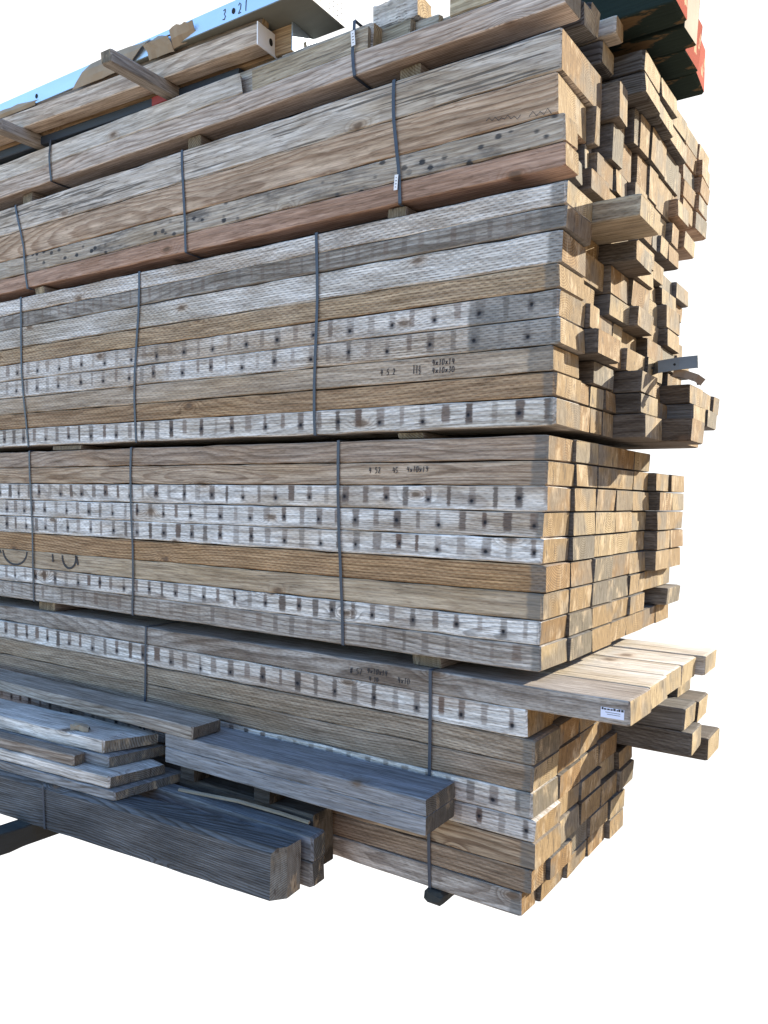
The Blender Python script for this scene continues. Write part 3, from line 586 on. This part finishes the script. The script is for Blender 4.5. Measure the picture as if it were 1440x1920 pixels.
s0 = strap(-.889, -.885, 2.541, 2.329, .5, "dark strap with white tag on the topmost bundle", seed=1)
strap(-2.925, -2.928, 2.541, 2.329, .5, "dark strap on the topmost bundle at far left", seed=2)
s1 = strap(-.692, -.656, 2.262, 1.789, 1.2, "dark strap with cream tag on the second bundle, nearest the corner", seed=3, wob=.006)
strap(-1.889, -1.868, 2.262, 1.789, 1.2, "dark strap on the second bundle, middle of three", seed=4)
strap(-3.255, -3.155, 2.262, 1.789, 1.2, "dark slanting strap on the second bundle, farthest left", seed=5, wob=.012)
strap(-1.071, -1.068, 1.747, .900, 1.2, "dark strap on the third bundle, nearest the corner", seed=6, wob=.007)
strap(-2.215, -2.250, 1.747, .900, 1.2, "dark kinked strap on the third bundle, middle of three", seed=7, wob=.012)
strap(-3.245, -3.205, 1.747, .900, 1.2, "dark kinked strap on the third bundle, farthest left", seed=8, wob=.012)
strap(-.946, -.911, .873, .0, 1.2, "dark strap on the fourth bundle, nearest the corner", seed=9)
strap(-2.281, -2.288, .873, .0, 1.2, "dark strap on the fourth bundle, middle of three", seed=10, wob=.008)
strap(-3.180, -3.168, .873, .0, 1.2, "dark strap on the fourth bundle, farthest left", seed=11, wob=.006)
strap(-2.183, -2.215, -.052, -.954, 1.0, "dark strap on the bottom bundle above the loose planks", seed=12, wob=.003)
strap(-.472, -.452, -.052, -.954, 1.0, "dark strap on the bottom bundle behind the doubled boards", seed=13, wob=.003)
V, F = ribbon([(0, -.002, .212), (0, -.004, .2), (.003, -.004, .1), (.006, -.003, .0), (.006, .03, -.003)], .012, .0012, [(0, -1, .5), (0, -1, 0), (0, -1, 0), (0, -1, 0), (0, 0, -1)])
o = link('packing_strap', V, F, STRAP, None, None, (-2.235, -.572, -.953), R(4.4)); tag(o, "dark strap round the big grey front beam", 'strap', GP)
def tagpaper(parent, x, z, wd, h, tilt, y=-.012):
    V, F = box_geo(-wd/2, wd/2, -.001, 0, -h/2, h/2); o = link('paper_tag', V, F, PAPER, None, parent, (x, y, z)); o.rotation_euler = (0, tilt, 0)
    for k in range(4):
        ww = wd*.6*(.5+.5*((k*37) % 10)/10)
        link('print_line', *box_geo(-ww/2, ww/2, -.0016, -.0011, h*(.3-.2*k)-.0012, h*(.3-.2*k)+.0012), INK, None, o)
tagpaper(s0, -.886, 2.468, .019, .058, R(-5)); tagpaper(s1, -.668, 1.868, .017, .058, R(4))

# ---------------- bent steel strips among the ragged ends
for k, (pts, wd_, lab) in enumerate((([(.02, 1.10, 1.235), (.06, 1.03, 1.235), (.10, .99, 1.24), (.19, 1.0, 1.25), (.265, 1.02, 1.255)], .056, "bent grey steel strip with bluish tip poking from ragged ends"),
                                ([(.16, 1.02, 1.215), (.21, 1.02, 1.205), (.26, 1.03, 1.185), (.285, 1.04, 1.165)], .034, "shorter rusty-tipped steel strip just below the bent grey one"))):
    o = link('steel_strip', *ribbon(pts, wd_, .003, (0, -1, .12)), simple("worn_steel_%d" % k, ((.17, .17, .165), (.20, .135, .09))[k], .5, .5, .35), None); tag(o, lab, 'steel strip')
    for i in range(3-k):
        xh, yh, zh = pts[2+i][0]-.02, pts[2+i][1]-.0062, pts[2+i][2]-.004
        hv = [(xh+.006*math.cos(a*math.pi/5), yh, zh+.006*math.sin(a*math.pi/5)) for a in range(10)]
        link('bolt_hole', hv+[(p[0], p[1]+.005, p[2]) for p in hv], [tuple(range(9, -1, -1))]+[(i_, (i_+1) % 10, (i_+1) % 10+10, i_+10) for i_ in range(10)], DARK, None, o)

# ---------------- handwriting (marker strokes on the timber faces)
FONT = {'0': [[(.2, 0), (.8, .1), (.85, .6), (.6, 1), (.2, .9), (.1, .4), (.2, 0)]], '1': [[(.35, .8), (.5, 1), (.45, 0)]], '2': [[(.1, .8), (.4, 1), (.8, .8), (.6, .4), (.1, 0), (.9, .05)]],
        '3': [[(.15, .9), (.7, 1), (.75, .7), (.4, .52), (.8, .35), (.6, .0), (.1, .08)]], '4': [[(.3, 1), (.1, .4), (.9, .45)], [(.7, .9), (.6, 0)]], '5': [[(.8, 1), (.25, .95), (.2, .55), (.7, .55), (.75, .1), (.1, 0)]],
        '7': [[(.1, .95), (.85, 1), (.4, 0)]], '9': [[(.8, .7), (.5, .5), (.2, .7), (.45, 1), (.8, .85), (.6, 0)]], 'x': [[(.15, .6), (.8, .05)], [(.8, .6), (.15, .05)]], 'S': [[(.85, .9), (.4, 1), (.2, .75), (.75, .4), (.6, .02), (.1, .1)]],
        '/': [[(.7, 1), (.2, 0)]], '#': [[(.35, 1), (.2, 0)], [(.75, 1), (.6, 0)], [(.05, .65), (.95, .7)], [(.0, .3), (.9, .35)]], ' ': [], '|': [[(.5, 1), (.5, 0)]], '-': [[(.1, .5), (.9, .5)]]}
def write(parent, text, x, z, h, wd=None, thick=.0034, slant=.12, y=-.0028, face='front', seed=0):
    rng = random.Random(seed); parts = []; cw_ = (wd or h*.62)
    for ch in text:
        for strk in FONT[ch]:
            pts = [(x+(px+py*slant)*cw_*.82+rng.uniform(-1, 1)*h*.03, y, z+py*h+rng.uniform(-1, 1)*h*.03) for px, py in strk]
            parts.append(ribbon(pts, thick, .0006, (0, -1, 0)))
        x += cw_
    return link('handwriting', *merge(parts), INK, None, parent)
p = B2[(6, 0)]; bx, bz = p.location.x, p.location.z
write(p, "4 5 2", -.735-bx, 1.128-bz, .024, seed=1); write(p, "1", -.585-bx, 1.124-bz, .034, seed=2); write(p, "1", -.571-bx, 1.124-bz, .034, seed=2); write(p, "1", -.552-bx, 1.140-bz, .014, seed=3); write(p, "2", -.552-bx, 1.120-bz, .015, seed=4); write(p, "-", -.555-bx, 1.130-bz, .014, seed=4)
write(p, "4x10x14", -.492-bx, 1.149-bz, .022, .0145, seed=5); write(p, "4x10x30", -.492-bx, 1.119-bz, .021, .0145, seed=6)
p = B3[(1, 0)]; bx, bz = p.location.x, p.location.z
write(p, "4 52", -.785-bx, .735-bz, .024, seed=7); write(p, "45", -.668-bx, .735-bz, .022, seed=8); write(p, "4x10x19", -.600-bx, .738-bz, .022, .0145, seed=9)
p = B4[(0, 0)]; bx, bz = p.location.x, p.location.z
write(p, "# 57", -.87-bx, -.118-bz, .026, thick=.003, seed=10); write(p, "4x10x14", -.78-bx, -.105-bz, .022, .015, seed=11); write(p, "4 10", -.77-bx, -.138-bz, .020, seed=12); write(p, "4x10", -.625-bx, -.125-bz, .024, seed=13)
# big letters cut off by the course line
p = B3[(6, 0)]; bx, bz = p.location.x, p.location.z
def arc(cx, cz, rx, rz, a0, a1, n=14): return [(cx+rx*math.cos(R(a0+(a1-a0)*i/n)), -.0026, cz+rz*math.sin(R(a0+(a1-a0)*i/n))) for i in range(n+1)]
top_ = z3[6]-.008
for pts in (arc(-3.36, top_, .125, .082, 180, 360), [(-2.985, -.0026, top_), (-2.98, -.0026, top_-.045)], arc(-2.83, top_-.012, .062, .06, 170, 375), [(-2.765, -.0026, top_), (-2.75, -.0026, top_-.05)], [(-3.52, -.0026, top_), (-3.505, -.0026, top_-.02)]):
    link('handwriting', *ribbon([(a-bx, b_, c-bz) for a, b_, c in pts], .012, .0006, (0, -1, 0)), INK, None, p)
# scribble on the pinkish-tan timber
p = B1[(1, 0)]; bx, bz = p.location.x, p.location.z; rs = random.Random(3)
scr = [(-.285+i*.0125, -.0028, 2.013-.0035*i*.55+(.012 if i % 2 else -.006)*rs.uniform(.3, 1)) for i in range(12)]; scr2 = [(-.115+i*.014, -.0028, 1.992-.002*i+(.016 if i % 2 else -.008)*rs.uniform(.3, 1)) for i in range(7)]
link('handwriting', *merge([ribbon([(a-bx, b_, c-bz) for a, b_, c in s_], .0022, .0006, (0, -1, 0)) for s_ in (scr, scr2)]), INK, None, p)
for i, (ch, xx) in enumerate((("3", -.455), ("2", -.362), ("1", -.325))): write(root, ch, xx, .016, .042, thick=.0035, y=-.0012, seed=20+i)
# printed label on the long jutting plank
p = B4[(0, 0)]; V, F = box_geo(-.105, -.022, -.0022, -.0012, .020, .056); lb = link('paper_label', V, F, simple("label_paper", (.66, .68, .82), .6, 0, .04), None, p); 
rl = random.Random(9); x_ = -.102; pr = []
while x_ < -.028:
    w_ = rl.uniform(.004, .010); pr.append(box_geo(x_, x_+w_, -.0029, -.0023, .0475, .0555 if rl.random() > .3 else .053)); x_ += w_+rl.uniform(.001, .004)
for k in range(2): pr.append(box_geo(-.088+k*.006, -.035, -.0029, -.0023, 0.039-k*.007, .0405-k*.007))
link('print_line', *merge(pr), INK, None, lb)
